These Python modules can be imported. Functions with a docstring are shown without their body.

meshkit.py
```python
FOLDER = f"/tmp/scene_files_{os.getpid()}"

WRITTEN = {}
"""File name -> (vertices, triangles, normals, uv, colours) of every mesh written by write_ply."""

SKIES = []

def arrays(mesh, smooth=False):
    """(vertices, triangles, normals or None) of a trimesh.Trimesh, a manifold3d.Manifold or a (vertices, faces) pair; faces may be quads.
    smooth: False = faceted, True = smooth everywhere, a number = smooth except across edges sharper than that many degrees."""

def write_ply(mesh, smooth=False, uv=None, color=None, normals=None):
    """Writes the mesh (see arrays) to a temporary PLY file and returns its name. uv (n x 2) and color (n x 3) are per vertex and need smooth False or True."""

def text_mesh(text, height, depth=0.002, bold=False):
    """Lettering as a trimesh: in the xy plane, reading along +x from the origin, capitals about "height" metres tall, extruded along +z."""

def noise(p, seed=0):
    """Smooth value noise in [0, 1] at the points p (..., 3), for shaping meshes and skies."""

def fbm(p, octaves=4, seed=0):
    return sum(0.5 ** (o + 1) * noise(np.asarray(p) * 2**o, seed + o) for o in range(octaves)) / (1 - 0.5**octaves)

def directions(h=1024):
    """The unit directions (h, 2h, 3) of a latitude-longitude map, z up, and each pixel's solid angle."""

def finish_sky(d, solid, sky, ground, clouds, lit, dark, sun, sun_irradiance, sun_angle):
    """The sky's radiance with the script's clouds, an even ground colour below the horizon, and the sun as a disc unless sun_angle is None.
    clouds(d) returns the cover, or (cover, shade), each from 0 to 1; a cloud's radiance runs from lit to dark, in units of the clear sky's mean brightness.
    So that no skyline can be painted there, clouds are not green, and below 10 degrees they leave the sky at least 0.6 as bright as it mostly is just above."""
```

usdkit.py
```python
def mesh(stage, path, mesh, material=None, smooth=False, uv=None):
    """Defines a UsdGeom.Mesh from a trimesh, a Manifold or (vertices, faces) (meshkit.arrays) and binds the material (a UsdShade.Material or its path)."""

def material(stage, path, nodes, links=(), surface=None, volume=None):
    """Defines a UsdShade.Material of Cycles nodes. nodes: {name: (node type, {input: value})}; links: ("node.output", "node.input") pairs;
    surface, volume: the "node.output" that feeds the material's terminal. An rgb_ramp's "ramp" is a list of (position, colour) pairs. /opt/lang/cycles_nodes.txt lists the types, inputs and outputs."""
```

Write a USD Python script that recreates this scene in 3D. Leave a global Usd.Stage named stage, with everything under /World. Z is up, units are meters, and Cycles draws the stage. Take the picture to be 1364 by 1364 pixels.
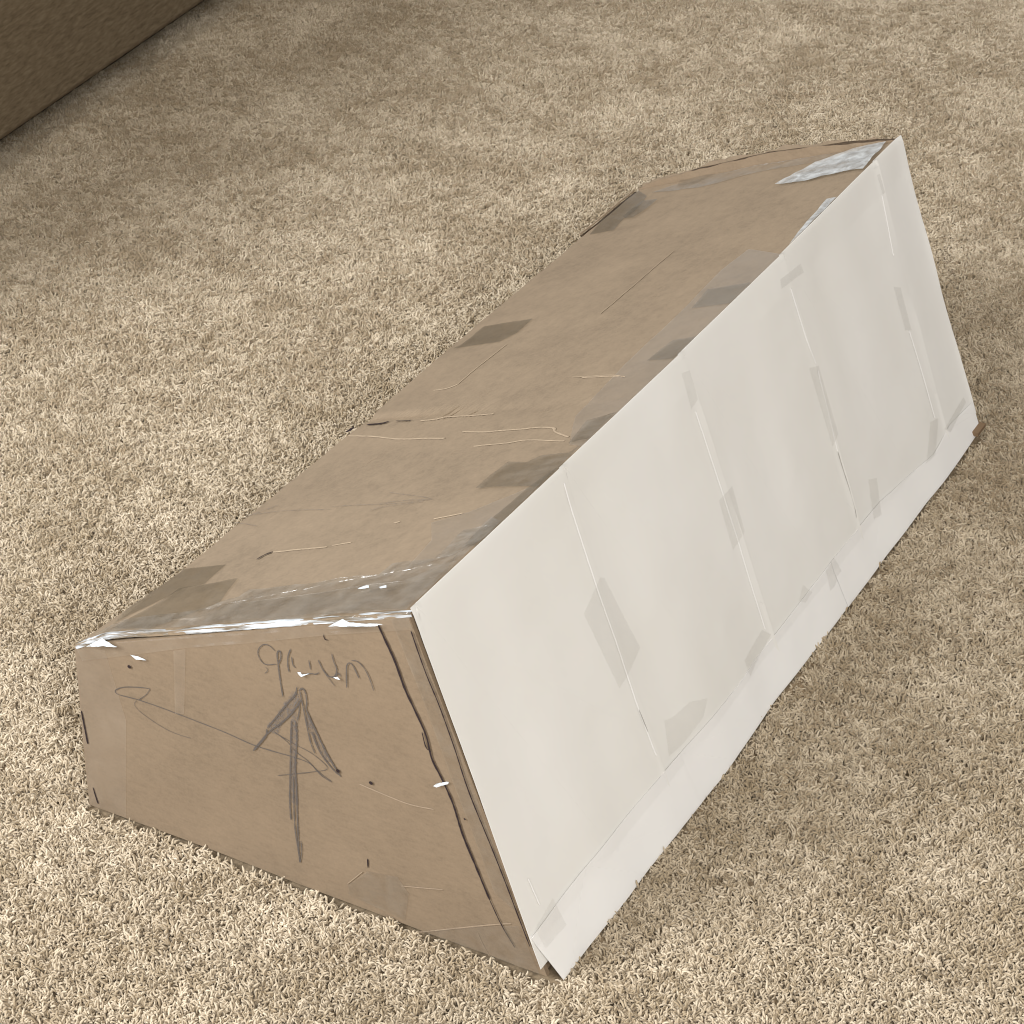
import math
import numpy as np
import trimesh
import shapely
import shapely.geometry as sg
import meshkit
import usdkit
from pxr import Usd, UsdGeom, UsdLux, UsdShade, Gf, Sdf, Vt

rng = np.random.default_rng(7)
stage = Usd.Stage.CreateInMemory()
UsdGeom.SetStageUpAxis(stage, 'Z')
UsdGeom.SetStageMetersPerUnit(stage, 1.0)
UsdGeom.Xform.Define(stage, '/World')
UsdGeom.Scope.Define(stage, '/World/Looks')

# ------------------------------------------------------------------ camera, light, exposure
EYE = np.array([0.9891, -1.1344, 1.1884])
YAW, PITCH, ROLL, FPX, SIZE = -0.501, -0.561, 0.0011, 3270.16, 1364.0
EXPOSURE = 0.45
_f = np.array([math.sin(YAW) * math.cos(PITCH), math.cos(YAW) * math.cos(PITCH), math.sin(PITCH)])
_r = np.array([math.cos(YAW), -math.sin(YAW), 0.0])
_u = np.cross(_r, _f)
_c, _s = math.cos(ROLL), math.sin(ROLL)
RIGHT, UP = _c * _r + _s * _u, -_s * _r + _c * _u
cam = UsdGeom.Camera.Define(stage, '/World/camera')
cam.CreateHorizontalApertureAttr(36.0)
cam.CreateVerticalApertureAttr(36.0)
cam.CreateFocalLengthAttr(36.0 * FPX / SIZE)
cam.CreateClippingRangeAttr((0.05, 100.0))
cam.CreateExposureAttr(EXPOSURE)
M = Gf.Matrix4d(*RIGHT, 0, *UP, 0, *(-_f), 0, *EYE, 1)
UsdGeom.Xformable(cam).AddTransformOp().Set(M)


def look_matrix(pos, target):
    z = np.asarray(pos, float) - np.asarray(target, float)
    z /= np.linalg.norm(z)
    x = np.cross([0, 0, 1.0], z)
    x /= np.linalg.norm(x)
    y = np.cross(z, x)
    return Gf.Matrix4d(*map(float, x), 0, *map(float, y), 0, *map(float, z), 0, *map(float, pos), 1)


def rect_light(name, pos, target, w, h, intensity, color):
    l = UsdLux.RectLight.Define(stage, '/World/' + name)
    l.CreateWidthAttr(w)
    l.CreateHeightAttr(h)
    l.CreateIntensityAttr(intensity)
    l.CreateColorAttr(Gf.Vec3f(*color))
    UsdGeom.Xformable(l).AddTransformOp().Set(look_matrix(pos, target))
    return l


usdkit.material(stage, '/World/Looks/room_light', {'b': ('background_shader', {'color': (1.0, 0.98, 0.95), 'strength': 0.28})}, surface='b.background')
dome = UsdLux.DomeLight.Define(stage, '/World/room_glow')
UsdShade.MaterialBindingAPI.Apply(dome.GetPrim()).Bind(UsdShade.Material.Get(stage, '/World/Looks/room_light'))
rect_light('window_light', (-1.6, -2.0, 2.0), (0.1, 0.2, 0.1), 1.5, 1.4, 19.0, (0.925, 0.955, 1.0))
rect_light('side_window_light', (2.2, -2.5, 2.5), (0.3, 0.4, 0.1), 2.2, 1.6, 8.8, (1.0, 0.98, 0.945))  # added fill for the white paper side, no window seen there

lamp = UsdLux.DiskLight.Define(stage, '/World/ceiling_lamp_light')  # overhead disk added to throw the shadow strip under the sofa
lamp.CreateRadiusAttr(0.16)
lamp.CreateIntensityAttr(30.0)
lamp.CreateColorAttr(Gf.Vec3f(1.0, 0.93, 0.82))
UsdGeom.Xformable(lamp).AddTranslateOp().Set(Gf.Vec3d(-0.1, 1.2, 2.4))

# ------------------------------------------------------------------ helpers
used = {}


def path_of(name, parent='/World'):
    key = (parent, name)
    n = used.get(key, 0)
    used[key] = n + 1
    return f'{parent}/{name}' + (f'_{n:03d}' if n else '')


def tag(prim, **kw):
    for k, v in kw.items():
        if v:
            prim.SetCustomDataByKey(k, v)
    return prim


def obj(name, mesh, mat, parent='/World', smooth=30, label=None, kind=None):
    p = path_of(name, parent)
    m = usdkit.mesh(stage, p, mesh, '/World/Looks/' + mat, smooth=smooth)
    tag(m.GetPrim(), label=label, kind=kind)
    return p


def xform(name, label=None, category=None, kind=None, parent='/World'):
    p = path_of(name, parent)
    x = UsdGeom.Xform.Define(stage, p)
    tag(x.GetPrim(), label=label, category=category, kind=kind)
    return p


def ray(px):
    d = RIGHT * ((px[0] - SIZE / 2) / FPX) - UP * ((px[1] - SIZE / 2) / FPX) + _f
    return d


def hit(px, p0, n):
    d = ray(px)
    return EYE + d * (np.dot(np.asarray(p0) - EYE, n) / np.dot(d, n))


def fb(p, scale, octaves=4, seed=0):
    return meshkit.fbm(np.asarray(p, float) * scale + 50.0, octaves, seed) - 0.5


# ------------------------------------------------------------------ materials
L = '/World/Looks/'


def kraft(name, base, streak_rot, streak_scale):
    lo = [c * 0.76 for c in base]
    hi = [c * 1.16 for c in base]
    usdkit.material(stage, L + name, {
        'g': ('geometry', {}),
        'm': ('mapping', {'rotation': streak_rot, 'scale': streak_scale}),
        'n1': ('noise_texture', {'scale': 1.0, 'detail': 6.0, 'roughness': 0.65}),
        'n2': ('noise_texture', {'scale': 14.0, 'detail': 5.0, 'roughness': 0.6}),
        'n3': ('noise_texture', {'scale': 450.0, 'detail': 3.0, 'roughness': 0.8}),
        'a': ('math', {'math_type': 'multiply_add', 'value2': 0.40, 'value3': 0.0}),
        'b': ('math', {'math_type': 'multiply_add', 'value2': 0.40}),
        'c': ('math', {'math_type': 'multiply_add', 'value2': 0.34}),
        'r': ('rgb_ramp', {'ramp': [(0.38, lo), (0.56, base), (0.74, hi)]}),
        'bm': ('bump', {'strength': 0.25, 'distance': 0.0006}),
        'p': ('principled_bsdf', {'roughness': 0.72, 'specular_ior_level': 0.28}),
    }, [('g.position', 'm.vector'), ('m.vector', 'n1.vector'), ('g.position', 'n2.vector'), ('g.position', 'n3.vector'),
        ('n1.fac', 'a.value1'), ('n2.fac', 'b.value1'), ('a.value', 'b.value3'), ('n3.fac', 'c.value1'), ('b.value', 'c.value3'),
        ('c.value', 'r.fac'), ('r.color', 'p.base_color'), ('n1.fac', 'bm.height'), ('bm.normal', 'p.normal')], surface='p.BSDF')


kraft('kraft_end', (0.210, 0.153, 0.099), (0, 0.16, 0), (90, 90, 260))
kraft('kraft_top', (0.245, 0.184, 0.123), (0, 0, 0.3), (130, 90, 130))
kraft('kraft_edge', (0.20, 0.130, 0.075), (0, 0, 0), (60, 60, 60))
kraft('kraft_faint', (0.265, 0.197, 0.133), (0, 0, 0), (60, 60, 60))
kraft('kraft_lit_crease_torn', (0.325, 0.248, 0.170), (0, 0, 0), (60, 60, 60))  # paler kraft: light caught on creases put into colour, also the torn edge


def plain(name, color, rough=0.8, spec=0.3, var=0.1, scale=60.0):
    usdkit.material(stage, L + name, {
        'g': ('geometry', {}), 'n': ('noise_texture', {'scale': scale, 'detail': 4.0}),
        'r': ('rgb_ramp', {'ramp': [(0.3, [c * (1 - var) for c in color]), (0.7, [c * (1 + var) for c in color])]}),
        'p': ('principled_bsdf', {'roughness': rough, 'specular_ior_level': spec})},
        [('g.position', 'n.vector'), ('n.fac', 'r.fac'), ('r.color', 'p.base_color')], surface='p.BSDF')


plain('flute_dark', (0.07, 0.045, 0.026), var=0.4, scale=300.0)

for nm, lo, hi in (('paper', (0.790, 0.768, 0.722), (0.825, 0.807, 0.775)), ('paper_double', (0.83, 0.81, 0.785), (0.86, 0.845, 0.82))):
    usdkit.material(stage, L + nm, {
        'g': ('geometry', {}), 'n': ('noise_texture', {'scale': 7.0, 'detail': 4.0}),
        'f': ('noise_texture', {'scale': 600.0, 'detail': 2.0}),
        'r': ('rgb_ramp', {'ramp': [(0.3, lo), (0.7, hi)]}),
        'bm': ('bump', {'strength': 0.08, 'distance': 0.0003}),
        'p': ('principled_bsdf', {'roughness': 0.75, 'specular_ior_level': 0.25})},
        [('g.position', 'n.vector'), ('g.position', 'f.vector'), ('n.fac', 'r.fac'), ('r.color', 'p.base_color'), ('f.fac', 'bm.height'), ('bm.normal', 'p.normal')], surface='p.BSDF')


LOWC = {'tape_glint': 0.0, 'tape_flap_glare': 0.7, 'tape_cloudy_glare': 0.6}


def tape_mat(name, tint, rough, cloud, cloud_color, bump, bscale):
    """Clear film: see-through with a reflection by Fresnel, and a cloudy share that also paints in bright reflections."""
    usdkit.material(stage, L + name, {
        'g': ('geometry', {}), 'mp': ('mapping', {'mapping_type': 'texture', 'rotation': (0, -0.387, 0) if name == 'tape_glint' else (0, 0, 0), 'scale': (1 / 18, 1 / 260, 1 / 260) if name == 'tape_glint' else (1, 1, 1)}),
        'n': ('noise_texture', {'scale': bscale, 'detail': 4.0, 'roughness': 0.6, 'distortion': 0.6}),
        'bm': ('bump', {'strength': bump, 'distance': 0.002}),
        't': ('transparent_bsdf', {'color': tint}),
        'd': ('diffuse_bsdf', {'color': cloud_color}),
        'gl': ('glossy_bsdf', {'color': (1, 1, 1), 'roughness': rough}),
        'lw': ('layer_weight', {'blend': 0.5}),
        'pw': ('math', {'math_type': 'power', 'value2': 4.0}),
        'fr': ('math', {'math_type': 'multiply_add', 'value2': 0.80, 'value3': 0.04}),
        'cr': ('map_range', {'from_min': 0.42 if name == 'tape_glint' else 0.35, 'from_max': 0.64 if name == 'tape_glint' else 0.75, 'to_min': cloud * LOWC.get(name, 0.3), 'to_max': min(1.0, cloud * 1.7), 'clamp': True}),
        'm1': ('mix_closure', {}), 'm2': ('mix_closure', {})},
        [('g.position', 'mp.vector'), ('mp.vector', 'n.vector'), ('n.fac', 'bm.height'), ('bm.normal', 'gl.normal'),
         ('n.fac', 'cr.value'), ('cr.result', 'm1.fac'), ('t.BSDF', 'm1.closure1'), ('d.BSDF', 'm1.closure2'),
         ('lw.facing', 'pw.value1'), ('pw.value', 'fr.value1'), ('fr.value', 'm2.fac'), ('m1.closure', 'm2.closure1'), ('gl.BSDF', 'm2.closure2')], surface='m2.closure')


tape_mat('tape_dark', (0.85, 0.845, 0.82), 0.22, 0.05, (0.45, 0.42, 0.36), 0.3, 45.0)
tape_mat('tape_faint', (0.945, 0.94, 0.93), 0.25, 0.10, (0.50, 0.44, 0.36), 0.3, 60.0)
tape_mat('tape_light', (1.0, 1.0, 1.0), 0.35, 0.13, (0.52, 0.42, 0.32), 0.2, 30.0)  # pale share colours in room light reflected off the film
tape_mat('tape_grey', (0.94, 0.935, 0.92), 0.22, 0.16, (0.50, 0.47, 0.42), 0.5, 60.0)
tape_mat('tape_cloudy_glare', (0.9, 0.92, 0.93), 0.12, 0.45, (0.70, 0.73, 0.74), 0.8, 90.0)  # cloudy film whose pale blue-grey share also paints the window reflection
tape_mat('tape_glint', (0.9, 0.92, 0.93), 0.07, 0.55, (0.84, 0.90, 0.95), 0.25, 1.0)  # bluish white diffuse streaks paint the window glint onto the film
tape_mat('tape_flap_glare', (0.9, 0.92, 0.93), 0.08, 1.0, (0.78, 0.84, 0.89), 0.3, 60.0)  # flap film coloured bluish white in place of its reflection
tape_mat('tape_paper', (0.993, 0.993, 0.991), 0.40, 0.04, (0.72, 0.72, 0.72), 0.12, 40.0)


def ink(name, color, cover, scale):
    usdkit.material(stage, L + name, {
        'g': ('geometry', {}), 'n': ('noise_texture', {'scale': scale, 'detail': 3.0, 'roughness': 0.7}),
        'mr': ('map_range', {'from_min': 0.27 + cover * 0.5, 'from_max': 0.47 + cover * 0.5, 'to_min': 1.0, 'to_max': 0.12, 'clamp': True}),
        't': ('transparent_bsdf', {}),
        'p': ('principled_bsdf', {'base_color': color, 'roughness': 0.5, 'specular_ior_level': 0.4}),
        'm': ('mix_closure', {})},
        [('g.position', 'n.vector'), ('n.fac', 'mr.value'), ('mr.result', 'm.fac'), ('t.BSDF', 'm.closure1'), ('p.BSDF', 'm.closure2')], surface='m.closure')


ink('pencil', (0.10, 0.085, 0.075), 0.48, 900.0)
ink('pencil_soft', (0.16, 0.14, 0.13), 0.10, 700.0)
ink('marker', (0.022, 0.014, 0.016), 1.2, 300.0)

usdkit.material(stage, L + 'yarn', {
    'g': ('geometry', {}), 'o': ('object_info', {}),
    'n': ('noise_texture', {'scale': 7.0, 'detail': 7.0, 'roughness': 0.78}),
    'a': ('math', {'math_type': 'multiply_add', 'value2': 0.62, 'value3': 0.0}),
    'b': ('math', {'math_type': 'multiply_add', 'value2': 0.22}),
    'c': ('math', {'math_type': 'multiply_add', 'value2': 0.78}),
    'r': ('rgb_ramp', {'ramp': [(0.40, (0.34, 0.264, 0.170)), (0.80, (0.745, 0.642, 0.492)), (1.10, (0.96, 0.89, 0.775))]}),
    'p': ('principled_bsdf', {'roughness': 0.85, 'specular_ior_level': 0.15, 'sheen_weight': 0.15, 'sheen_roughness': 0.5})},
    [('g.random_per_island', 'a.value1'), ('o.random', 'b.value1'), ('a.value', 'b.value3'), ('g.position', 'n.vector'),
     ('n.fac', 'c.value1'), ('b.value', 'c.value3'), ('c.value', 'r.fac'), ('r.color', 'p.base_color')], surface='p.BSDF')
plain('carpet_backing', (0.24, 0.18, 0.115), rough=0.95, spec=0.1, var=0.35, scale=260.0)

usdkit.material(stage, L + 'sofa_fabric', {
    'g': ('geometry', {}),
    'm': ('mapping', {'rotation': (0.5, 0, 0), 'scale': (140, 60, 260)}),
    'n': ('noise_texture', {'scale': 1.0, 'detail': 4.0, 'roughness': 0.7}),
    'r': ('rgb_ramp', {'ramp': [(0.3, (0.108, 0.080, 0.048)), (0.5, (0.158, 0.119, 0.074)), (0.72, (0.215, 0.168, 0.108))]}),
    'bm': ('bump', {'strength': 0.5, 'distance': 0.001}),
    'p': ('principled_bsdf', {'roughness': 0.9, 'specular_ior_level': 0.15, 'sheen_weight': 0.0})},
    [('g.position', 'm.vector'), ('m.vector', 'n.vector'), ('n.fac', 'r.fac'), ('r.color', 'p.base_color'), ('n.fac', 'bm.height'), ('bm.normal', 'p.normal')], surface='p.BSDF')
plain('under_sofa_shade', (0.012, 0.011, 0.010), rough=0.95)  # near-black stand-in for the shade in the gap below the sofa

# ------------------------------------------------------------------ carpet
LEN = 0.8718
carpet = xform('carpet', kind='structure')
gx = np.linspace(-4, 4, 81)
X, Y = np.meshgrid(gx, gx, indexing='ij')
V = np.stack([X.ravel(), Y.ravel() + 1, np.full(X.size, -0.0060)], 1)
idx = np.arange(81 * 81).reshape(81, 81)
F = np.stack([idx[:-1, :-1].ravel(), idx[1:, :-1].ravel(), idx[1:, 1:].ravel(), idx[:-1, 1:].ravel()], 1)
obj('backing', (V, F), 'carpet_backing', carpet, smooth=True)


def strand(base, lean, length, r0, seed):
    """One cut yarn end: a short tapering tube that rises and curls over."""
    g = np.random.default_rng(seed)
    n, sides = 6, 5
    t = np.linspace(0, 1, n)
    az, curl = g.uniform(0, 2 * np.pi), g.uniform(0.8, 2.4)
    ang = curl * t ** 0.9
    d = np.stack([np.sin(ang) * np.cos(az), np.sin(ang) * np.sin(az), np.cos(ang)], 1)
    az2 = g.uniform(0, 2 * np.pi)
    d[:, 0] += 0.6 * np.sin(t * 4.5 + az2) * t + lean[0]
    d[:, 1] += 0.6 * np.cos(t * 4.5 + az2) * t + lean[1]
    d /= np.linalg.norm(d, axis=1, keepdims=True)
    p = base + np.vstack([[0, 0, 0], np.cumsum(d[:-1] * (length / (n - 1)), 0)])
    rad = r0 * np.array([0.8, 0.95, 1.05, 1.1, 1.0, 0.5])
    tx = np.gradient(p, axis=0)
    tx /= np.linalg.norm(tx, axis=1, keepdims=True)
    a = np.cross(tx, [1.0, 0.13, 0.02])
    a /= np.linalg.norm(a, axis=1, keepdims=True)
    b = np.cross(tx, a)
    th = np.arange(sides) * 2 * np.pi / sides
    v = p[:, None] + rad[:, None, None] * (np.cos(th)[None, :, None] * a[:, None] + np.sin(th)[None, :, None] * b[:, None])
    f = []
    for i in range(n - 1):
        for j in range(sides):
            q = [i * sides + j, i * sides + (j + 1) % sides, (i + 1) * sides + (j + 1) % sides, (i + 1) * sides + j]
            f += [[q[0], q[1], q[2]], [q[0], q[2], q[3]]]
    top = (n - 1) * sides
    for j in range(1, sides - 1):
        f.append([top, top + j, top + j + 1])
    return v.reshape(-1, 3), np.array(f)


pile = UsdGeom.PointInstancer.Define(stage, carpet + '/pile')
tag(pile.GetPrim(), kind='stuff')
UsdGeom.Scope.Define(stage, carpet + '/pile/tufts')
PROTOS = 28
PITCH_T = 0.0054
for k in range(PROTOS):
    vs, fs, n = [], [], 0
    for s in range(8):
        ang = s * 0.8976 + rng.uniform(-0.4, 0.4)
        rr = (0.0009 if s == 0 else 0.0028) + rng.uniform(-0.0008, 0.0008)
        v, f = strand(np.array([rr * math.cos(ang), rr * math.sin(ang), -0.0048 + rng.uniform(-0.0013, 0.0010)]), rng.normal(0, 0.28, 2), rng.uniform(0.0056, 0.0084), rng.uniform(0.00060, 0.00088), 1000 * k + s)
        vs.append(v)
        fs.append(f + n)
        n += len(v)
    usdkit.mesh(stage, f'{carpet}/pile/tufts/tuft_{k:03d}', (np.vstack(vs), np.vstack(fs)), L + 'yarn', smooth=True)
pile.CreatePrototypesRel().SetTargets([Sdf.Path(f'{carpet}/pile/tufts/tuft_{k:03d}') for k in range(PROTOS)])
view = sg.Polygon([(-1.16, 1.337), (0.061, 2.011), (0.703, 0.117), (0.09, -0.22)]).buffer(0.22, join_style=2)
x0, y0, x1, y1 = view.bounds
nx, ny = int((x1 - x0) / PITCH_T), int((y1 - y0) / (PITCH_T * 0.866))
I, J = np.meshgrid(np.arange(nx), np.arange(ny), indexing='ij')
P = np.stack([x0 + (I + 0.5 * (J % 2)) * PITCH_T, y0 + J * PITCH_T * 0.866], -1).reshape(-1, 2)
P += rng.normal(0, 0.0012, P.shape)
P = P[shapely.contains_xy(view, P[:, 0], P[:, 1])]
inside = (P[:, 0] > -0.002) & (P[:, 0] < 0.406) & (P[:, 1] > -0.003) & (P[:, 1] < LEN - 0.006)
P = P[~inside]
P3 = np.column_stack([P, np.zeros(len(P))])
lean_a = fb(P3, 7.0, 4, 3)
lean_b = fb(P3, 7.0, 4, 9)
lx, ly = 0.8 * lean_a, 0.8 * lean_b
yaw = rng.uniform(0, 2 * np.pi, len(P))
nrm = np.stack([lx, ly, np.ones(len(P))], 1)
nrm /= np.linalg.norm(nrm, axis=1, keepdims=True)
axis = np.cross(np.tile([0, 0, 1.0], (len(P), 1)), nrm)
sn = np.linalg.norm(axis, axis=1)
ha = np.arctan2(sn, nrm[:, 2]) / 2
axis /= np.maximum(sn, 1e-9)[:, None]
qw, qv = np.cos(ha), axis * np.sin(ha)[:, None]
cw, cz = np.cos(yaw / 2), np.sin(yaw / 2)
Q = np.stack([qw * cw - qv[:, 2] * cz, qv[:, 0] * cw + qv[:, 1] * cz, qv[:, 1] * cw - qv[:, 0] * cz, qv[:, 2] * cw + qw * cz], 1)
hz = rng.normal(0, 0.0010, len(P)) - 0.0008 + 0.0030 * fb(P3, 22.0, 3, 5) + 0.0030 * fb(P3, 75.0, 2, 6)
edge = np.clip((P[:, 0] - 0.408) / 0.022, 0, 1)
along = (P[:, 1] > -0.03) & (P[:, 1] < LEN + 0.03) & (P[:, 0] > 0.38)
hz = np.where(along, hz - 0.0034 * (1 - edge), hz)          # the pile pressed down beside the paper strip
pile.CreatePositionsAttr(Vt.Vec3fArray.FromNumpy(np.column_stack([P, hz]).astype(np.float32)))
pile.CreateOrientationsAttr(Vt.QuathArray([Gf.Quath(float(q[0]), float(q[1]), float(q[2]), float(q[3])) for q in Q]))
sc = rng.uniform(0.9, 1.15, len(P))
pile.CreateScalesAttr(Vt.Vec3fArray.FromNumpy(np.repeat(sc[:, None], 3, 1).astype(np.float32)))
pile.CreateProtoIndicesAttr(Vt.IntArray.FromNumpy(rng.integers(0, PROTOS, len(P)).astype(np.int32)))

# ------------------------------------------------------------------ box: its three visible surfaces
BL = np.array([0.0330, 0.0, 0.1696])        # left end of the sloping top
BR = np.array([0.2919, 0.0, 0.2749])        # ridge between top and paper face
CB = np.array([0.4000, 0.0, 0.0])           # foot of the paper face
AE = np.array([0.0025, 0.0, 0.1516])        # flared near corner
N_TOP = np.array([-(BR - BL)[2], 0, (BR - BL)[0]])
N_TOP /= np.linalg.norm(N_TOP)
N_FACE = np.array([-(CB - BR)[2], 0, (CB - BR)[0]])
N_FACE /= np.linalg.norm(N_FACE)
E_TOP = (BR - BL) / np.linalg.norm(BR - BL)
E_FACE = (CB - BR) / np.linalg.norm(CB - BR)
W_TOP, W_FACE = np.linalg.norm(BR - BL), np.linalg.norm(CB - BR)
N_END = np.array([0, -1.0, 0])


def left_edge(y):
    """How far the top reaches past BL (along E_TOP, negative) where the near corner flares."""
    y = np.asarray(y, float)
    t = np.clip(y / 0.095, 0, 1)
    flare = -0.0335 * (1 - t) ** 1.35
    bow = 0.004 * np.sin(np.pi * np.clip((y - 0.09) / 0.5, 0, 1)) ** 2
    dent = 0.003 * np.exp(-((y - 0.345) / 0.02) ** 2)
    return flare + bow + dent


class Surf:
    """A gently bowed sheet: plane coordinates (a across, y along), lifted along the normal."""

    def __init__(self, p0, e, n, height):
        self.p0, self.e, self.n, self.height = p0, e, n, height

    def uv(self, px):
        q = hit(px, self.p0, self.n) - self.p0
        return np.array([q @ self.e, q[1]])

    def at(self, uv, off=0.0):
        uv = np.asarray(uv, float)
        p = self.p0 + uv[:, :1] * self.e + uv[:, 1:2] * np.array([0, 1.0, 0])
        return p + self.n * (self.height(uv) + off)[:, None]


def top_height(uv):
    a, y = uv[:, 0], uv[:, 1]
    s = np.clip(a / W_TOP, 0, 1.0)
    t = np.clip(y / LEN, 0, 1)
    h = -0.0035 * s ** 2 * np.sin(np.pi * t)
    h -= 0.006 * np.clip(-a / 0.0335, 0, 1) ** 1.2
    q = np.column_stack([a, y, np.zeros(len(a))])
    h += 0.0045 * fb(q, 7.0, 3, 11) * np.sin(np.pi * np.clip(s, 0.02, 0.98)) + 0.0011 * fb(q, 38.0, 3, 12)
    d = y - (0.355 - 0.10 * (a - 0.0))        # the buckled band across the middle
    h -= 0.0022 * np.exp(-(d / 0.006) ** 2) * np.clip(1.25 - s * 1.3, 0, 1)
    return h


def face_height(uv):
    a, y = uv[:, 0], uv[:, 1]
    t = np.clip(y / LEN, 0, 1)
    s = np.clip(a / W_FACE, 0, 1)
    q = np.column_stack([a, y, np.zeros(len(a))])
    k = np.clip(a / 0.03, 0.1, 1)
    return k * (0.0065 * fb(q * [0.45, 1.3, 1], 8.0, 2, 21) + 0.0008 * fb(q, 25.0, 3, 22))


def end_height(uv):
    q = np.column_stack([uv, np.zeros(len(uv))])
    return 0.0018 * fb(q, 10.0, 3, 31)


TOP = Surf(BL, E_TOP, N_TOP, top_height)


class FaceSurf(Surf):
    """The paper side: its upper edge sags with the ridge."""

    def at(self, uv, off=0.0):
        uv = np.array(uv, float)
        s = np.clip(uv[:, 0] / W_FACE, 0, 1)
        uv[:, 0] += 0.0035 * np.sin(np.pi * np.clip(uv[:, 1] / LEN, 0, 1)) * (1 - s) ** 2
        return super().at(uv, off)


FACE = FaceSurf(BR, E_FACE, N_FACE, face_height)


class EndSurf(Surf):
    def __init__(self):
        self.n = N_END

    def uv(self, px):
        q = hit(px, (0, 0, 0), N_END)
        return np.array([q[0], q[2]])

    def at(self, uv, off=0.0):
        uv = np.asarray(uv, float)
        return np.column_stack([uv[:, 0], -(end_height(uv) + off), uv[:, 1]])


END = EndSurf()


def skin_to_slab(v, f, n, thick):
    """Gives a sheet a thickness behind it."""
    m = trimesh.Trimesh(v, f, process=False)
    e = m.edges_sorted
    u, inv, cnt = np.unique(e, axis=0, return_inverse=True, return_counts=True)
    border = m.edges[cnt[inv.ravel()] == 1]
    k = len(v)
    v2 = np.vstack([v, v - n * thick])
    f2 = [f, f[:, ::-1] + k]
    side = []
    for a, b in border:
        side += [[b, a, a + k], [b, a + k, b + k]]
    return v2, np.vstack(f2 + [np.array(side)])


def oriented(v, f, n):
    c = np.cross(v[f[:, 1]] - v[f[:, 0]], v[f[:, 2]] - v[f[:, 0]])
    flip = c @ n < 0
    f = f.copy()
    f[flip] = f[flip][:, ::-1]
    return f


def sheet(surf, poly, off, thick, step=0.008, wrinkle=0.0, wscale=60.0, seed=0, extra=None):
    """A polygon in a surface's own coordinates, cut fine, laid off metres above it."""
    poly = sg.Polygon(poly) if not hasattr(poly, 'geoms') and not isinstance(poly, sg.Polygon) else poly
    if not poly.is_valid:
        poly = poly.buffer(0)
    parts = list(getattr(poly, 'geoms', [poly]))
    V, F, n = [], [], 0
    for g in parts:
        if g.area < 1e-7 or g.geom_type != 'Polygon':
            continue
        g = shapely.segmentize(g.simplify(0.0003), step)
        v2, f2 = trimesh.creation.triangulate_polygon(g, engine='earcut')
        v3, f3 = trimesh.remesh.subdivide_to_size(np.column_stack([v2, np.zeros(len(v2))]), f2, step * 1.6, max_iter=14)
        mm = trimesh.Trimesh(v3, f3, process=False)
        mm.merge_vertices()
        mm.update_faces(mm.nondegenerate_faces())
        v3, f3 = np.array(mm.vertices), np.array(mm.faces)
        uv = v3[:, :2]
        o = np.full(len(uv), off)
        if wrinkle:
            q = np.column_stack([uv, np.zeros(len(uv))])
            o = o + wrinkle * (0.5 + fb(q, wscale, 3, seed))
        if extra is not None:
            o = o + extra(uv)
        p = surf.at(uv, o)
        f3 = oriented(p, f3, surf.n)
        if thick:
            p, f3 = skin_to_slab(p, f3, surf.n, thick)
        V.append(p)
        F.append(f3 + n)
        n += len(p)
    return np.vstack(V), np.vstack(F)


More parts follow.
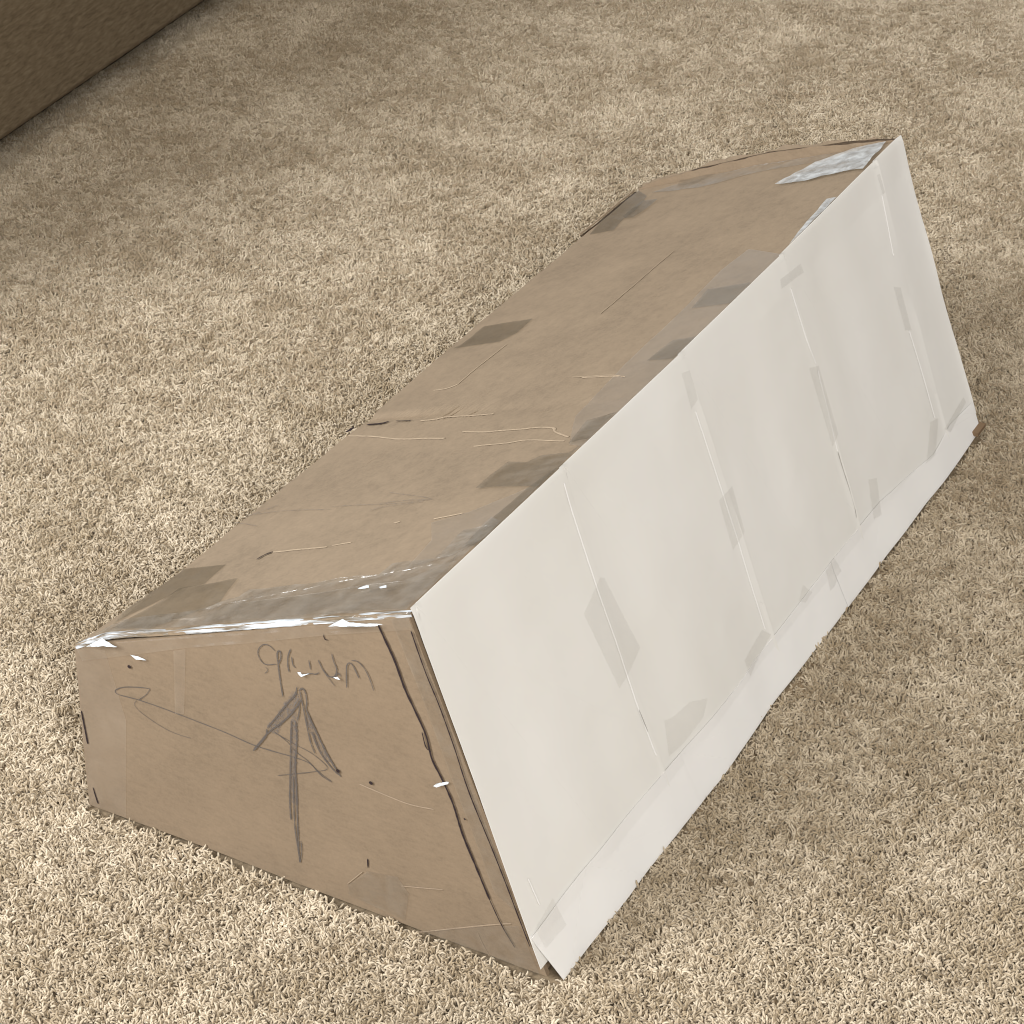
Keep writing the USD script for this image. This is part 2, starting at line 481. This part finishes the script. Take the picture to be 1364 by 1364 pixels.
def grid(fn, nu, nv):
    u, v = np.meshgrid(np.linspace(0, 1, nu), np.linspace(0, 1, nv), indexing='ij')
    p = fn(u.ravel(), v.ravel())
    i = np.arange(nu * nv).reshape(nu, nv)
    q = np.stack([i[:-1, :-1].ravel(), i[1:, :-1].ravel(), i[1:, 1:].ravel(), i[:-1, 1:].ravel()], 1)
    return p, np.vstack([q[:, [0, 1, 2]], q[:, [0, 2, 3]]])


def px_poly(surf, pts):
    return sg.Polygon([surf.uv(p) for p in pts])


def smooth_line(pts, step):
    """Catmull-Rom through the points."""
    p = np.asarray(pts, float)
    if len(p) < 3:
        n = max(2, int(np.linalg.norm(p[-1] - p[0]) / step) + 1)
        return p[0] + np.linspace(0, 1, n)[:, None] * (p[-1] - p[0])
    q = np.vstack([2 * p[0] - p[1], p, 2 * p[-1] - p[-2]])
    out = []
    for i in range(1, len(q) - 2):
        n = max(2, int(np.linalg.norm(q[i + 1] - q[i]) / step))
        t = np.linspace(0, 1, n, endpoint=False)[:, None]
        a, b, c, d = q[i - 1], q[i], q[i + 1], q[i + 2]
        out.append(0.5 * (2 * b + (c - a) * t + (2 * a - 5 * b + 4 * c - d) * t ** 2 + (3 * b - a - 3 * c + d) * t ** 3))
    return np.vstack(out + [p[-1:]])


def ribbon(surf, pts, width, off, seed=0, ridge=0.0):
    """A drawn stroke, or a raised crease when ridge is given, following pixels traced on the surface."""
    uv = smooth_line([surf.uv(p) for p in pts], 0.0015)
    d = np.gradient(uv, axis=0)
    d /= np.linalg.norm(d, axis=1, keepdims=True) + 1e-12
    n2 = np.stack([-d[:, 1], d[:, 0]], 1)
    q = np.column_stack([uv * 300, np.zeros(len(uv))])
    w = width * (0.75 + 0.6 * meshkit.noise(q + 9, seed))
    w[0] *= 0.4
    w[-1] *= 0.4
    rows = [surf.at(uv + n2 * (w * k)[:, None], off + ridge * (1 - 4 * k * k) * np.ones(len(uv))) for k in ((-0.5, 0.0, 0.5) if ridge else (-0.5, 0.5))]
    k, m = len(rows), len(uv)
    v = np.stack(rows, 1).reshape(-1, 3)
    i = np.arange(m * k).reshape(m, k)
    qd = np.stack([i[:-1, :-1].ravel(), i[1:, :-1].ravel(), i[1:, 1:].ravel(), i[:-1, 1:].ravel()], 1)
    f = np.vstack([qd[:, [0, 1, 2]], qd[:, [0, 2, 3]]])
    return v, oriented(v, f, surf.n)


def join(ms):
    V, F, n = [], [], 0
    for v, f in ms:
        V.append(v)
        F.append(f + n)
        n += len(v)
    return np.vstack(V), np.vstack(F)


box = xform('cardboard_wedge_box', 'long taped brown cardboard wedge box with white paper on its slanted side', 'cardboard box')

# -- cardboard panels
ys = np.linspace(0, LEN, 90)
top_poly = sg.Polygon([(W_TOP - 0.0022, y) for y in ys[::-1]] + [(float(left_edge(y)), y) for y in ys])
top = obj('top_panel', sheet(TOP, top_poly, 0.0, 0.0035, 0.010), 'kraft_top', box)
end_poly = sg.Polygon([(0.0000, 0.0), (0.0008, 0.0760), (AE[0] + 0.0005, AE[2] - 0.001), (0.15, 0.2120), (0.2905, 0.2715), (0.3965, 0.0015), (0.30, -0.0005), (0.15, 0.0006)])
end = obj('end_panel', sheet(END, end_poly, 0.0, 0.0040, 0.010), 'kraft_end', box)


def back_panel(u, v):
    y = 0.004 + v * (LEN - 0.008)
    a = left_edge(y)
    edge = TOP.at(np.column_stack([a, y]), -0.0036 * np.ones(len(y)))
    foot = np.column_stack([np.full(len(y), 0.0005), y, np.zeros(len(y))])
    p = foot + (edge - foot) * u[:, None]
    p[:, 0] += 0.002 * fb(p, 8.0, 3, 41) + 0.0015
    return p


pb, fbk = grid(back_panel, 14, 60)
obj('back_panel', skin_to_slab(pb, oriented(pb, fbk, np.array([-1.0, 0, 0])), np.array([-1.0, 0, 0]), 0.0035), 'kraft_top', box)
face_poly = sg.Polygon([(0.006, 0.005), (W_FACE - 0.004, 0.005), (W_FACE - 0.004, LEN - 0.001), (0.006, LEN - 0.001)])
obj('slanted_panel', sheet(FACE, face_poly, -0.0050, 0.0035, 0.012), 'kraft_end', box)
obj('bottom_panel', trimesh.creation.box(extents=(0.385, LEN - 0.012, 0.0035), transform=trimesh.transformations.translation_matrix((0.198, LEN / 2, 0.0035))), 'kraft_edge', box)


obj('bottom_flap', trimesh.creation.box(extents=(0.026, 0.022, 0.004), transform=trimesh.transformations.translation_matrix((0.394, LEN - 0.006, 0.0035))), 'kraft_edge', box)


# the far end: two liners with the dark flute gap between them, standing a little above the top
def far_strip(y0, y1, lift, seed, i0=0.0, i1=1.0, rag=0.002):
    n = 60
    s = np.linspace(i0, i1, n)
    a = left_edge(LEN) + s * (W_TOP - float(left_edge(LEN)))
    up = lift + 0.0095 * np.sin(np.pi * np.clip(s * 0.98 + 0.01, 0, 1)) ** 0.7 + rag * 2 * fb(np.column_stack([s * 10, np.zeros(n), np.zeros(n)]), 1.7, 3, seed)
    rows = [TOP.at(np.column_stack([a, np.full(n, y0)]), up), TOP.at(np.column_stack([a, np.full(n, y1)]), up),
            np.column_stack([TOP.at(np.column_stack([a, np.full(n, y1)]))[:, :2], np.full(n, 0.002)]),
            np.column_stack([TOP.at(np.column_stack([a, np.full(n, y0)]))[:, :2], np.full(n, 0.002)])]
    v = np.stack(rows, 1).reshape(-1, 3)
    i = np.arange(n * 4).reshape(n, 4)
    f = []
    for j in range(4):
        k = (j + 1) % 4
        q = np.stack([i[:-1, j], i[1:, j], i[1:, k], i[:-1, k]], 1)
        f += [q[:, [0, 1, 2]], q[:, [0, 2, 3]]]
    f.append(np.array([[0, 1, 2], [0, 2, 3], [i[-1, 0], i[-1, 2], i[-1, 1]], [i[-1, 0], i[-1, 3], i[-1, 2]]]))
    m = trimesh.Trimesh(v, np.vstack(f), process=False)
    trimesh.repair.fix_normals(m)
    return m


far = obj('end_panel', far_strip(LEN + 0.0008, LEN + 0.0018, 0.0005, 3), 'kraft_end', box)
obj('flute_core', far_strip(LEN + 0.0020, LEN + 0.0082, 0.0000, 4, rag=0.001), 'flute_dark', far)
obj('outer_liner', far_strip(LEN + 0.0084, LEN + 0.0098, 0.0016, 5, 0.0, 0.93, rag=0.004), 'kraft_top', far)
# torn board edge along the far stretch of the left edge
lv = []
for off, w0, w1, m in ((0.0004, -0.0042, -0.0016, 'flute_dark'), (0.0024, -0.0056, -0.0040, 'kraft_lit_crease_torn')):
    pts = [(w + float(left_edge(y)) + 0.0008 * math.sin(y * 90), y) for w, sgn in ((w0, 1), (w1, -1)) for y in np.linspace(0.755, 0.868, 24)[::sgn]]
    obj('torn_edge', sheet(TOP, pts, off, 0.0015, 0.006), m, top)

# -- tape on the top
clip = top_poly.buffer(-0.0005)
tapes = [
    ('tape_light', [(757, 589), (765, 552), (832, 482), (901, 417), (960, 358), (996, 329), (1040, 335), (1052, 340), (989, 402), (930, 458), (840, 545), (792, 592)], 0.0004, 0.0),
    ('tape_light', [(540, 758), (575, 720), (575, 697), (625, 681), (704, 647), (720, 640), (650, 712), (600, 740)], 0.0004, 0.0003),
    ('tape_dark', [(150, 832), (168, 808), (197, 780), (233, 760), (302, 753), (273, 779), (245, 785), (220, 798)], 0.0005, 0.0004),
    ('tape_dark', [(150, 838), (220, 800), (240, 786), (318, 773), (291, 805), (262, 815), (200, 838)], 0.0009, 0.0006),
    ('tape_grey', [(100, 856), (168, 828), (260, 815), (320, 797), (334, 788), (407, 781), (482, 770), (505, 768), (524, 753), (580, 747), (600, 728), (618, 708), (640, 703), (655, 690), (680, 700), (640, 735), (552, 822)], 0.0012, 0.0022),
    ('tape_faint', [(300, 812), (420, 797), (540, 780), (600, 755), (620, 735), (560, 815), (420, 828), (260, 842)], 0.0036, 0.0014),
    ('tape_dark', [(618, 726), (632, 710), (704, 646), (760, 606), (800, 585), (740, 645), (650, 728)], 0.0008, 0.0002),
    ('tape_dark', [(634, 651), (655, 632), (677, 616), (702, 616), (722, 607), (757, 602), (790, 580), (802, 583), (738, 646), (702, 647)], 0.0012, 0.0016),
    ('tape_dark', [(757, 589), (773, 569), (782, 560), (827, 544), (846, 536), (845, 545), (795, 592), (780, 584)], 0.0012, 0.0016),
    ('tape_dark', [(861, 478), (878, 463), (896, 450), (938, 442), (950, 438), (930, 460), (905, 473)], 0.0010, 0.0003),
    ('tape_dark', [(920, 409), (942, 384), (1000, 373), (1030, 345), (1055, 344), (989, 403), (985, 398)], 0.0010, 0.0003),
    ('tape_cloudy_glare', [(1036, 343), (1063, 307), (1101, 264), (1120, 261), (1130, 262), (1050, 350)], 0.0010, 0.0008),
    ('tape_cloudy_glare', [(1033, 248), (1055, 236), (1087, 218), (1176, 187), (1186, 186), (1150, 227), (1126, 230), (1071, 243)], 0.0010, 0.0030),
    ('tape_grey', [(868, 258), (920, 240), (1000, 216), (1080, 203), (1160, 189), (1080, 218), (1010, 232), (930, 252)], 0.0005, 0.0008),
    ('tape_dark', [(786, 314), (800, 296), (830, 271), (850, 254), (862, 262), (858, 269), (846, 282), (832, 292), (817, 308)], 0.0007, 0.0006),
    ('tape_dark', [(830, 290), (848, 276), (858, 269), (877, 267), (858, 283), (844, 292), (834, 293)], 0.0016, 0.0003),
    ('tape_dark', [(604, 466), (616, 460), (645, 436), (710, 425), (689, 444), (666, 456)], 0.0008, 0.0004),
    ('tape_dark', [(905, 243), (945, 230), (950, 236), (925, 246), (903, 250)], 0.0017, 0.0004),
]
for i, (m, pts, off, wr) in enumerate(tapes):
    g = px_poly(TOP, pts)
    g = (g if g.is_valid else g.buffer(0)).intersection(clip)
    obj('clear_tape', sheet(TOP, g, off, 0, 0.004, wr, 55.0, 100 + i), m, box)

# creased tape bent over the front top edge
def front_edge(u, v):
    a = -0.034 + u * (W_TOP + 0.034)
    y0 = np.full(len(a), 0.0)
    q = np.column_stack([u * 9, v * 0.5, np.zeros(len(u))])
    ang = v * np.pi * 0.5
    r = 0.0008 + 0.0018 * (fb(q * [1, 3, 1], 2.0, 3, 51) + 0.05)
    base = TOP.at(np.column_stack([a, y0]), np.zeros(len(a)))
    base[:, 1] = 0.0
    base = base - N_TOP * 0.0012 + np.array([0, 0.0012, 0])
    r = r + 0.0006
    ext = 0.0022
    out = base + N_TOP * (np.cos(ang) * r)[:, None] + np.array([0, -1.0, 0]) * (np.sin(ang) * r)[:, None]
    out[:, 1] += np.where(v < 0.12, (0.12 - v) / 0.12 * ext, 0)
    out -= N_TOP * np.where(v > 0.88, (v - 0.88) / 0.12 * ext, 0)[:, None]
    return out


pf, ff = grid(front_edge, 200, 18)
obj('edge_tape', (pf, oriented(pf, ff, np.array([0, -0.7, 0.7]))), 'tape_glint', box, smooth=50, label='crinkled clear tape with white shine painted in along the front top edge')
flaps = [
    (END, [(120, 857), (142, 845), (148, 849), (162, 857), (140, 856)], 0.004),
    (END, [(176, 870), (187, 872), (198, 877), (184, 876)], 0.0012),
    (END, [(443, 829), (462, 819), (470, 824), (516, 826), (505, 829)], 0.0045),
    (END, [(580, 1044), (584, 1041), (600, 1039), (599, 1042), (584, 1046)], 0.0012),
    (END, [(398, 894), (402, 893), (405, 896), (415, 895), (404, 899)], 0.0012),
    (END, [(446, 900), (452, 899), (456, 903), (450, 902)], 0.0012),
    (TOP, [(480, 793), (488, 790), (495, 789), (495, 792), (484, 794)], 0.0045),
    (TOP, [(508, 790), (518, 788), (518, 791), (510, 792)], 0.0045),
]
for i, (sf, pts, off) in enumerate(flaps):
    obj('tape_glint', sheet(sf, px_poly(sf, pts), off, 0, 0.003, 0.002, 200.0, 300 + i), 'tape_flap_glare', box)  # small raised flaps with their shine painted white

# -- tape on the end panel
eclip = end_poly.buffer(-0.0004)
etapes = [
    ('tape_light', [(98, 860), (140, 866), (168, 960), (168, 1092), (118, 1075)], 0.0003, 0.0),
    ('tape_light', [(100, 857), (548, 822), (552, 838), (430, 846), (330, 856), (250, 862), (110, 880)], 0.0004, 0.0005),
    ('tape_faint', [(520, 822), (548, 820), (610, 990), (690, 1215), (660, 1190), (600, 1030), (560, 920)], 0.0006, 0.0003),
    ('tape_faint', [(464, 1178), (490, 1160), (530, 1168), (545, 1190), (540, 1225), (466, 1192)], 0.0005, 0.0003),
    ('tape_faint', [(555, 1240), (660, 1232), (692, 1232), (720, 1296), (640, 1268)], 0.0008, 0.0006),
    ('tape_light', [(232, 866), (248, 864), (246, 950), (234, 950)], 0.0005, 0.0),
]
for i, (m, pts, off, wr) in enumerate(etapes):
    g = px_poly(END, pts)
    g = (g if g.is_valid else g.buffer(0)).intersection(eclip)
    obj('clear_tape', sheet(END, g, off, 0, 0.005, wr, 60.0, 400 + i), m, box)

# -- drawing on the end panel
def strokes(name, lines, mat, parent, surf, off=0.0006, label=None):
    obj(name, join([ribbon(surf, p, w, off + 0.00002 * i, i) for i, (p, w) in enumerate(lines)]), mat, parent, smooth=False, label=label)


Z = lambda pts: [(320 + x / 5.244, 900 + y / 5.244) for x, y in pts]
arrow = [
    (Z([(393, 320), (398, 460), (385, 620), (395, 800), (400, 950), (410, 1150), (420, 1300)]), 0.0011),
    (Z([(362, 310), (355, 480), (350, 700), (348, 850), (357, 1005)]), 0.0012),
    (Z([(372, 700), (375, 850), (385, 1050), (405, 1190), (422, 1300)]), 0.0009),
    (Z([(428, 1150), (434, 1220), (424, 1300)]), 0.0007),
    (Z([(415, 170), (418, 240), (405, 310)]), 0.0008),
    (Z([(400, 75), (388, 130), (350, 170), (260, 280), (190, 365)]), 0.0010),
    (Z([(430, 165), (370, 250), (300, 320), (200, 395), (95, 520)]), 0.0012),
    (Z([(190, 370), (180, 420), (100, 515)]), 0.0015),
    (Z([(415, 100), (440, 85), (462, 120), (470, 190), (468, 240), (530, 380), (610, 550), (705, 705)]), 0.0011),
    (Z([(420, 100), (440, 190), (470, 340), (495, 460), (525, 540)]), 0.0010),
    (Z([(470, 240), (520, 350), (600, 520), (675, 655)]), 0.0010),
    (Z([(505, 385), (560, 530), (640, 640), (690, 690)]), 0.0011),
]
strokes('pencil_arrow', arrow, 'pencil', end, END, label='thick pencil arrow pointing up')
shade = [
    (Z([(400, 120), (330, 230), (215, 390)]), 0.0075),
    (Z([(385, 250), (380, 420), (375, 700), (385, 900)]), 0.0050),
    (Z([(470, 270), (530, 450), (620, 600)]), 0.0040),
]
strokes('pencil_shading', shade, 'pencil_soft', end, END, off=0.0005)
Z1 = lambda pts: [(80 + x / 3.41, 780 + y / 3.41) for x, y in pts]
thin = [
    (Z1([(410, 466), (360, 460), (290, 460), (252, 475), (262, 492), (310, 505), (360, 518), (470, 555), (620, 612), (760, 668), (880, 722), (980, 755), (1060, 778), (1130, 805), (1180, 850), (1235, 890)]), 0.0007),
    (Z1([(412, 466), (395, 492), (360, 517)]), 0.0006),
    (Z1([(350, 518), (340, 540), (370, 575), (450, 630), (520, 665), (600, 690)]), 0.0004),
    (Z1([(975, 665), (1060, 715), (1150, 765), (1215, 828), (1150, 845), (1060, 855), (990, 862)]), 0.0005),
    (Z([(240, 390), (330, 460), (390, 530), (480, 600), (560, 690), (640, 745)]), 0.0006),
]
strokes('pencil_line', thin, 'pencil', end, END, off=0.0005, label='long thin pencil arrow crossing the thick one')
Z2 = lambda pts: [(330 + x / 6.82, 840 + y / 6.82) for x, y in pts]
word = [
    (Z2([(250, 180), (205, 135), (150, 122), (105, 160), (100, 215), (130, 275), (175, 305), (265, 300)]), 0.0007),
    (Z2([(165, 325), (188, 355), (160, 385)]), 0.0005),
    (Z2([(285, 300), (305, 240), (300, 185), (278, 185), (272, 230), (285, 340), (300, 450), (325, 595)]), 0.0010),
    (Z2([(395, 160), (370, 230), (368, 310), (380, 375)]), 0.0009),
    (Z2([(403, 235), (415, 310), (440, 335)]), 0.0009),
    (Z2([(560, 265), (568, 310), (575, 350)]), 0.0009),
    (Z2([(465, 375), (500, 395), (580, 385), (620, 392), (655, 375)]), 0.0008),
    (Z2([(645, 260), (690, 350), (745, 410), (800, 405), (815, 340), (790, 280), (770, 205)]), 0.0010),
    (Z2([(800, 405), (835, 380), (850, 410)]), 0.0009),
    (Z2([(710, 385), (760, 450), (800, 500)]), 0.0005),
    (Z2([(908, 512), (905, 400), (908, 310), (935, 285), (970, 320), (1020, 425)]), 0.0010),
    (Z2([(950, 265), (1000, 270), (1060, 325), (1110, 415), (1155, 540)]), 0.0007),
]
strokes('pencil_word', word, 'pencil', end, END, off=0.0006, label='pencilled handwritten word')
M2 = lambda pts: [(420 + x / 2.525, 780 + y / 2.525) for x, y in pts]
strokes('marker_line', [
    (M2([(213, 128), (235, 175), (270, 250), (305, 345), (335, 410), (375, 500), (395, 580), (430, 650), (465, 730), (500, 840), (550, 960), (590, 1055)]), 0.0015),
    (M2([(590, 1055), (630, 1140), (675, 1215)]), 0.0008),
    (M2([(362, 490), (375, 540), (392, 555)]), 0.0009),
], 'marker', end, END, off=0.0010, label='black marker line down the slanted side')
strokes('marker_line', [
    (M2([(325, 150), (375, 290), (420, 400), (470, 540), (520, 690), (575, 830), (640, 990), (690, 1120), (725, 1210)]), 0.0009),
], 'marker', end, END, off=0.0011, label='dark line painting gap shade along the board edge beside the paper')  # this inked strip paints the shaded gap next to the paper
for ln in ((Z1([(97, 568), (112, 640), (128, 718)]), 0.0014), (Z1([(152, 915), (162, 950), (175, 990)]), 0.0012),
           (M2([(177, 918), (178, 948)]), 0.0010), (Z2([(690, 30), (705, 75), (735, 80)]), 0.0008)):
    strokes('marker_dash', [ln], 'marker', end, END)


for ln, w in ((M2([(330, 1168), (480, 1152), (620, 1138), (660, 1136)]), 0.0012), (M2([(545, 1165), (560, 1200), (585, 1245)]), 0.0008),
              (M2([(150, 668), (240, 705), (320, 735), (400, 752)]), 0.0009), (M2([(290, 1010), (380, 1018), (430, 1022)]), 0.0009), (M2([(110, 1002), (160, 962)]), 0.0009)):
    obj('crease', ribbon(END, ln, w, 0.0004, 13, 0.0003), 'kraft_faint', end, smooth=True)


def dot(surf, px, r, off):
    c = surf.uv(px)
    th = np.linspace(0, 2 * np.pi, 14, endpoint=False)
    return sheet(surf, sg.Polygon(c + r * np.stack([np.cos(th), np.sin(th)], 1)), off, 0, 0.002)


for pxy in ((173.5, 887), (451, 1026), (495, 1042), (620, 1090)):
    obj('marker_dot', dot(END, pxy, 0.0016 if pxy[0] < 600 else 0.0009, 0.0011), 'marker', end, smooth=False)

# -- creases and pencil on the top
Z6 = lambda pts: [(440 + x / 3.41, 400 + y / 3.41) for x, y in pts]
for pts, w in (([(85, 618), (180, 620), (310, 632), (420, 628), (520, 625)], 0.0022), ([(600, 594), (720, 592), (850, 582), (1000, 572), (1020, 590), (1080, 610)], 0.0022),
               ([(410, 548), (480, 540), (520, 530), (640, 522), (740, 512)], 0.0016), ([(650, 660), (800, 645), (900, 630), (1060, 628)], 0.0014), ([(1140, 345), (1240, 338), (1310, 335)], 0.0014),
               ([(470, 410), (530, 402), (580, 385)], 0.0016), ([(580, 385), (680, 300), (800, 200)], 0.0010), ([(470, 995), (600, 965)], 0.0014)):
    obj('crease', ribbon(TOP, Z6(pts), w * 0.9, 0.0004, 3, 0.0005), 'kraft_lit_crease_torn', top, smooth=True)  # pale ribbon colours in the light a raised crease catches
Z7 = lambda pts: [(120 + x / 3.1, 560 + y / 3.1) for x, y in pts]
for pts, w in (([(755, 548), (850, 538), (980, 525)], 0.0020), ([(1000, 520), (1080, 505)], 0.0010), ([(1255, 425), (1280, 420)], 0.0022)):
    obj('crease', ribbon(TOP, Z7(pts), w * 0.9, 0.0004, 5, 0.0005), 'kraft_lit_crease_torn', top, smooth=True)
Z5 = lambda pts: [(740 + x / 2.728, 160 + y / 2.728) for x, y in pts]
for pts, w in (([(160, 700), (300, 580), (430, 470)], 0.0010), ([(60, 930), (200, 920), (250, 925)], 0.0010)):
    obj('crease', ribbon(TOP, Z5(pts), w, 0.0005, 6, 0.0003), 'kraft_lit_crease_torn', top, smooth=True)
obj('crack', join([ribbon(TOP, Z6([(78, 604), (108, 582)]), 0.005, 0.0009, 1), ribbon(TOP, Z6([(168, 570), (230, 566), (270, 555)]), 0.0026, 0.0009, 2), ribbon(TOP, Z6([(300, 552), (370, 548)]), 0.0012, 0.0009, 3)]), 'marker', top, smooth=False)
obj('crack', ribbon(TOP, Z7([(690, 580), (725, 560), (757, 548)]), 0.0016, 0.0009, 4), 'marker', top, smooth=False)
strokes('pencil_arrow', [
    (Z6([(0, 945), (120, 935), (300, 925), (440, 912)]), 0.0008), (Z6([(270, 875), (350, 885), (430, 898), (465, 910)]), 0.0010),
    (Z6([(230, 925), (340, 912), (450, 910)]), 0.0009), (Z6([(180, 960), (250, 940), (420, 920)]), 0.0008),
    (Z7([(610, 415), (690, 385), (785, 352)]), 0.0012), (Z7([(640, 395), (800, 380), (1000, 372)]), 0.0009), (Z7([(600, 425), (690, 440)]), 0.0009)],
    'pencil_soft', top, TOP, off=0.0008, label='faint pencil arrow on the top')

# -- white paper on the slanted face
f0 = lambda pts: [FACE.uv(p) for p in pts]
seams = [f0([(549, 818), (705, 1250)]), f0([(748, 634), (872, 1012)]), f0([(907, 486), (1027, 850)]), f0([(1042, 358), (1142, 706)]), f0([(1164, 222), (1256, 575)]), f0([(1199, 189), (1295, 537)])]


def paper_sheet(k):
    s0, s1 = seams[k], seams[k + 1]

    def line(s, a):
        d = s[1] - s[0]
        return s[0] + d * ((a - s[0][0]) / d[0])
    aT, aB = -0.0026, W_FACE - 0.014
    over = 0.004 if k < 4 else 0.0
    p = [line(s0, aT), line(s0, aB), line(s1, aB) + [0, over], line(s1, aT) + [0, over]]

    def extra(uv):
        d = s1[1] - s1[0]
        yr = s1[0][1] + d[1] / d[0] * (uv[:, 0] - s1[0][0]) + over
        d0 = s0[1] - s0[0]
        yl = s0[0][1] + d0[1] / d0[0] * (uv[:, 0] - s0[0][0])
        frac = np.clip((uv[:, 1] - yl) / (yr - yl + 1e-9), 0, 1)
        q = np.column_stack([uv[:, 0] * 18, np.full(len(uv), k * 7.0), np.zeros(len(uv))])
        c = 0.0010 * frac + 0.0016 * np.exp(-(yr - uv[:, 1]) / 0.0035) * np.clip(meshkit.noise(q, k) * 1.3 - 0.2, 0.02, 1)
        c -= 0.0006 * np.exp(-(uv[:, 0] - aT) / 0.003)
        return c
    return sheet(FACE, p, 0.0007, 0.00022, 0.006, 0.0004, 20.0, 500 + k, extra)


sheets = [obj('paper_sheet', paper_sheet(k), 'paper', box, smooth=True) for k in range(5)]
strip_top = [(705, 1250), (773, 1160), (884, 1024), (978, 915), (1103, 751), (1171, 668), (1239, 606), (1263, 566), (1294, 536)]
strip_bot = [(743, 1305), (855, 1161), (950, 1038), (975, 1002), (1120, 814), (1180, 735), (1302, 573)]
sT, sB = np.array(f0(strip_top)), np.array(f0(strip_bot))
sT, sB = sT[np.argsort(sT[:, 1])], sB[np.argsort(sB[:, 1])]
cuts = [sT[0, 1] - 0.012, *(FACE.uv(p)[1] for p in ((912, 1030), (1118, 775))), LEN + 0.02]
for k in range(3):
    whole = sg.Polygon(list(sT) + list(sB[::-1]))
    band = sg.box(0, cuts[k] - (0.006 if k else 0), 1, cuts[k + 1])
    obj('paper_strip', sheet(FACE, whole.intersection(band), 0.0022 - 0.0003 * (k % 2), 0.0003, 0.006, 0.0006, 24.0, 600 + k,
        lambda uv: 0.15 * np.clip(uv[:, 0] - (W_FACE - 0.03), 0, 1) * 0.6), 'paper_double', box, smooth=True)
ptape = [
    [(795, 768), (801, 768), (849, 862), (836, 890), (820, 917), (773, 816)],
    [(901, 493), (912, 489), (923, 528), (914, 542)],
    [(952, 665), (971, 646), (988, 708), (972, 732)],
    [(1072, 489), (1085, 486), (1112, 578), (1105, 595)],
    [(1033, 369), (1062, 348), (1066, 360), (1034, 382)],
    [(1154, 639), (1165, 637), (1172, 686), (1162, 692)],
    [(1235, 563), (1246, 557), (1239, 634), (1229, 625)],
    [(1254, 572), (1282, 529), (1285, 536), (1263, 576)],
    [(988, 880), (1013, 839), (1025, 845), (996, 901)],
    [(1061, 801), (1067, 779), (1079, 789), (1070, 803)],
    [(880, 960), (893, 954), (912, 935), (935, 930), (930, 955), (905, 990), (886, 1008)],
    [(709, 1237), (733, 1196), (761, 1251), (746, 1265), (722, 1262)],
    [(1164, 233), (1169, 231), (1175, 257), (1172, 258)],
    [(1188, 382), (1197, 383), (1211, 440), (1203, 440)],
    [(1097, 760), (1108, 742), (1118, 760), (1104, 792)],
]
for i, pts in enumerate(ptape):
    g = px_poly(FACE, pts)
    obj('matte_tape', sheet(FACE, g, 0.0029, 0, 0.005, 0.0003, 50.0, 700 + i), 'tape_paper', box)

plain('paper_gap', (0.42, 0.40, 0.37))
for pts, w in (([(747, 640), (781, 747), (801, 808)], 0.0012), ([(801, 808), (817, 854), (846, 942), (870, 1006)], 0.0012), ([(921, 545), (955, 646), (980, 720)], 0.0011), ([(980, 720), (999, 780), (1018, 838)], 0.0009),
               ([(1048, 381), (1069, 449), (1082, 483)], 0.0012), ([(1085, 492), (1112, 600)], 0.0010), ([(1209, 440), (1226, 498), (1242, 557)], 0.0012), ([(1172, 260), (1188, 340)], 0.0008),
               ([(700, 1170), (716, 1205)], 0.0008)):
    obj('paper_crease', ribbon(FACE, pts, w, 0.0022, 8, 0.0008), 'paper_double', box, smooth=True)
for pts, w in (([(1112, 602), (1134, 671), (1138, 690)], 0.0008), ([(846, 945), (858, 975)], 0.0007), ([(930, 1012), (940, 1036)], 0.0006)):
    obj('paper_gap', ribbon(FACE, pts, w, 0.0031, 9), 'paper_gap', box, smooth=False)

# ------------------------------------------------------------------ sofa beyond the box, upper left
sofa = xform('sofa', 'dark brown woven fabric sofa standing on the carpet beyond the box', 'sofa')
UsdGeom.Xformable(stage.GetPrimAtPath(sofa)).AddTransformOp().Set(
    Gf.Matrix4d().SetRotate(Gf.Rotation(Gf.Vec3d(0, 0, 1), 6.35)) * Gf.Matrix4d().SetTranslate(Gf.Vec3d(-0.797, 1.02, 0)))


def rounded(ext, r, seg=4, shift=(0, 0, 0), lean=0.0):
    import manifold3d as m3
    hx = [(sx * (ext[0] / 2 - r), sy * (ext[1] / 2 - r), sz * (ext[2] / 2 - r)) for sx in (-1, 1) for sy in (-1, 1) for sz in (-1, 1)]
    m = m3.Manifold.batch_hull([m3.Manifold.sphere(r, 4 * seg).translate(p) for p in hx]).to_mesh()
    v = np.array(m.vert_properties[:, :3]) + shift
    v[:, 0] += lean * (v[:, 2])
    return v, np.array(m.tri_verts)


# local frame: +x is the side turned to the box
obj('side_panel', rounded((0.80, 1.9, 0.40), 0.012, shift=(-0.40, 0.25, 0.047 + 0.20), lean=0.06), 'sofa_fabric', sofa, smooth=40)
obj('seat_cushion', rounded((0.74, 0.9, 0.15), 0.05, shift=(-0.42, -0.22, 0.51)), 'sofa_fabric', sofa, smooth=40)
obj('seat_cushion', rounded((0.74, 0.9, 0.15), 0.05, shift=(-0.42, 0.70, 0.51)), 'sofa_fabric', sofa, smooth=40)
obj('under_panel', trimesh.creation.box(extents=(0.70, 1.8, 0.05), transform=trimesh.transformations.translation_matrix((-0.416, 0.25, 0.026))), 'under_sofa_shade', sofa)  # black block added to deepen the shade beneath the sofa
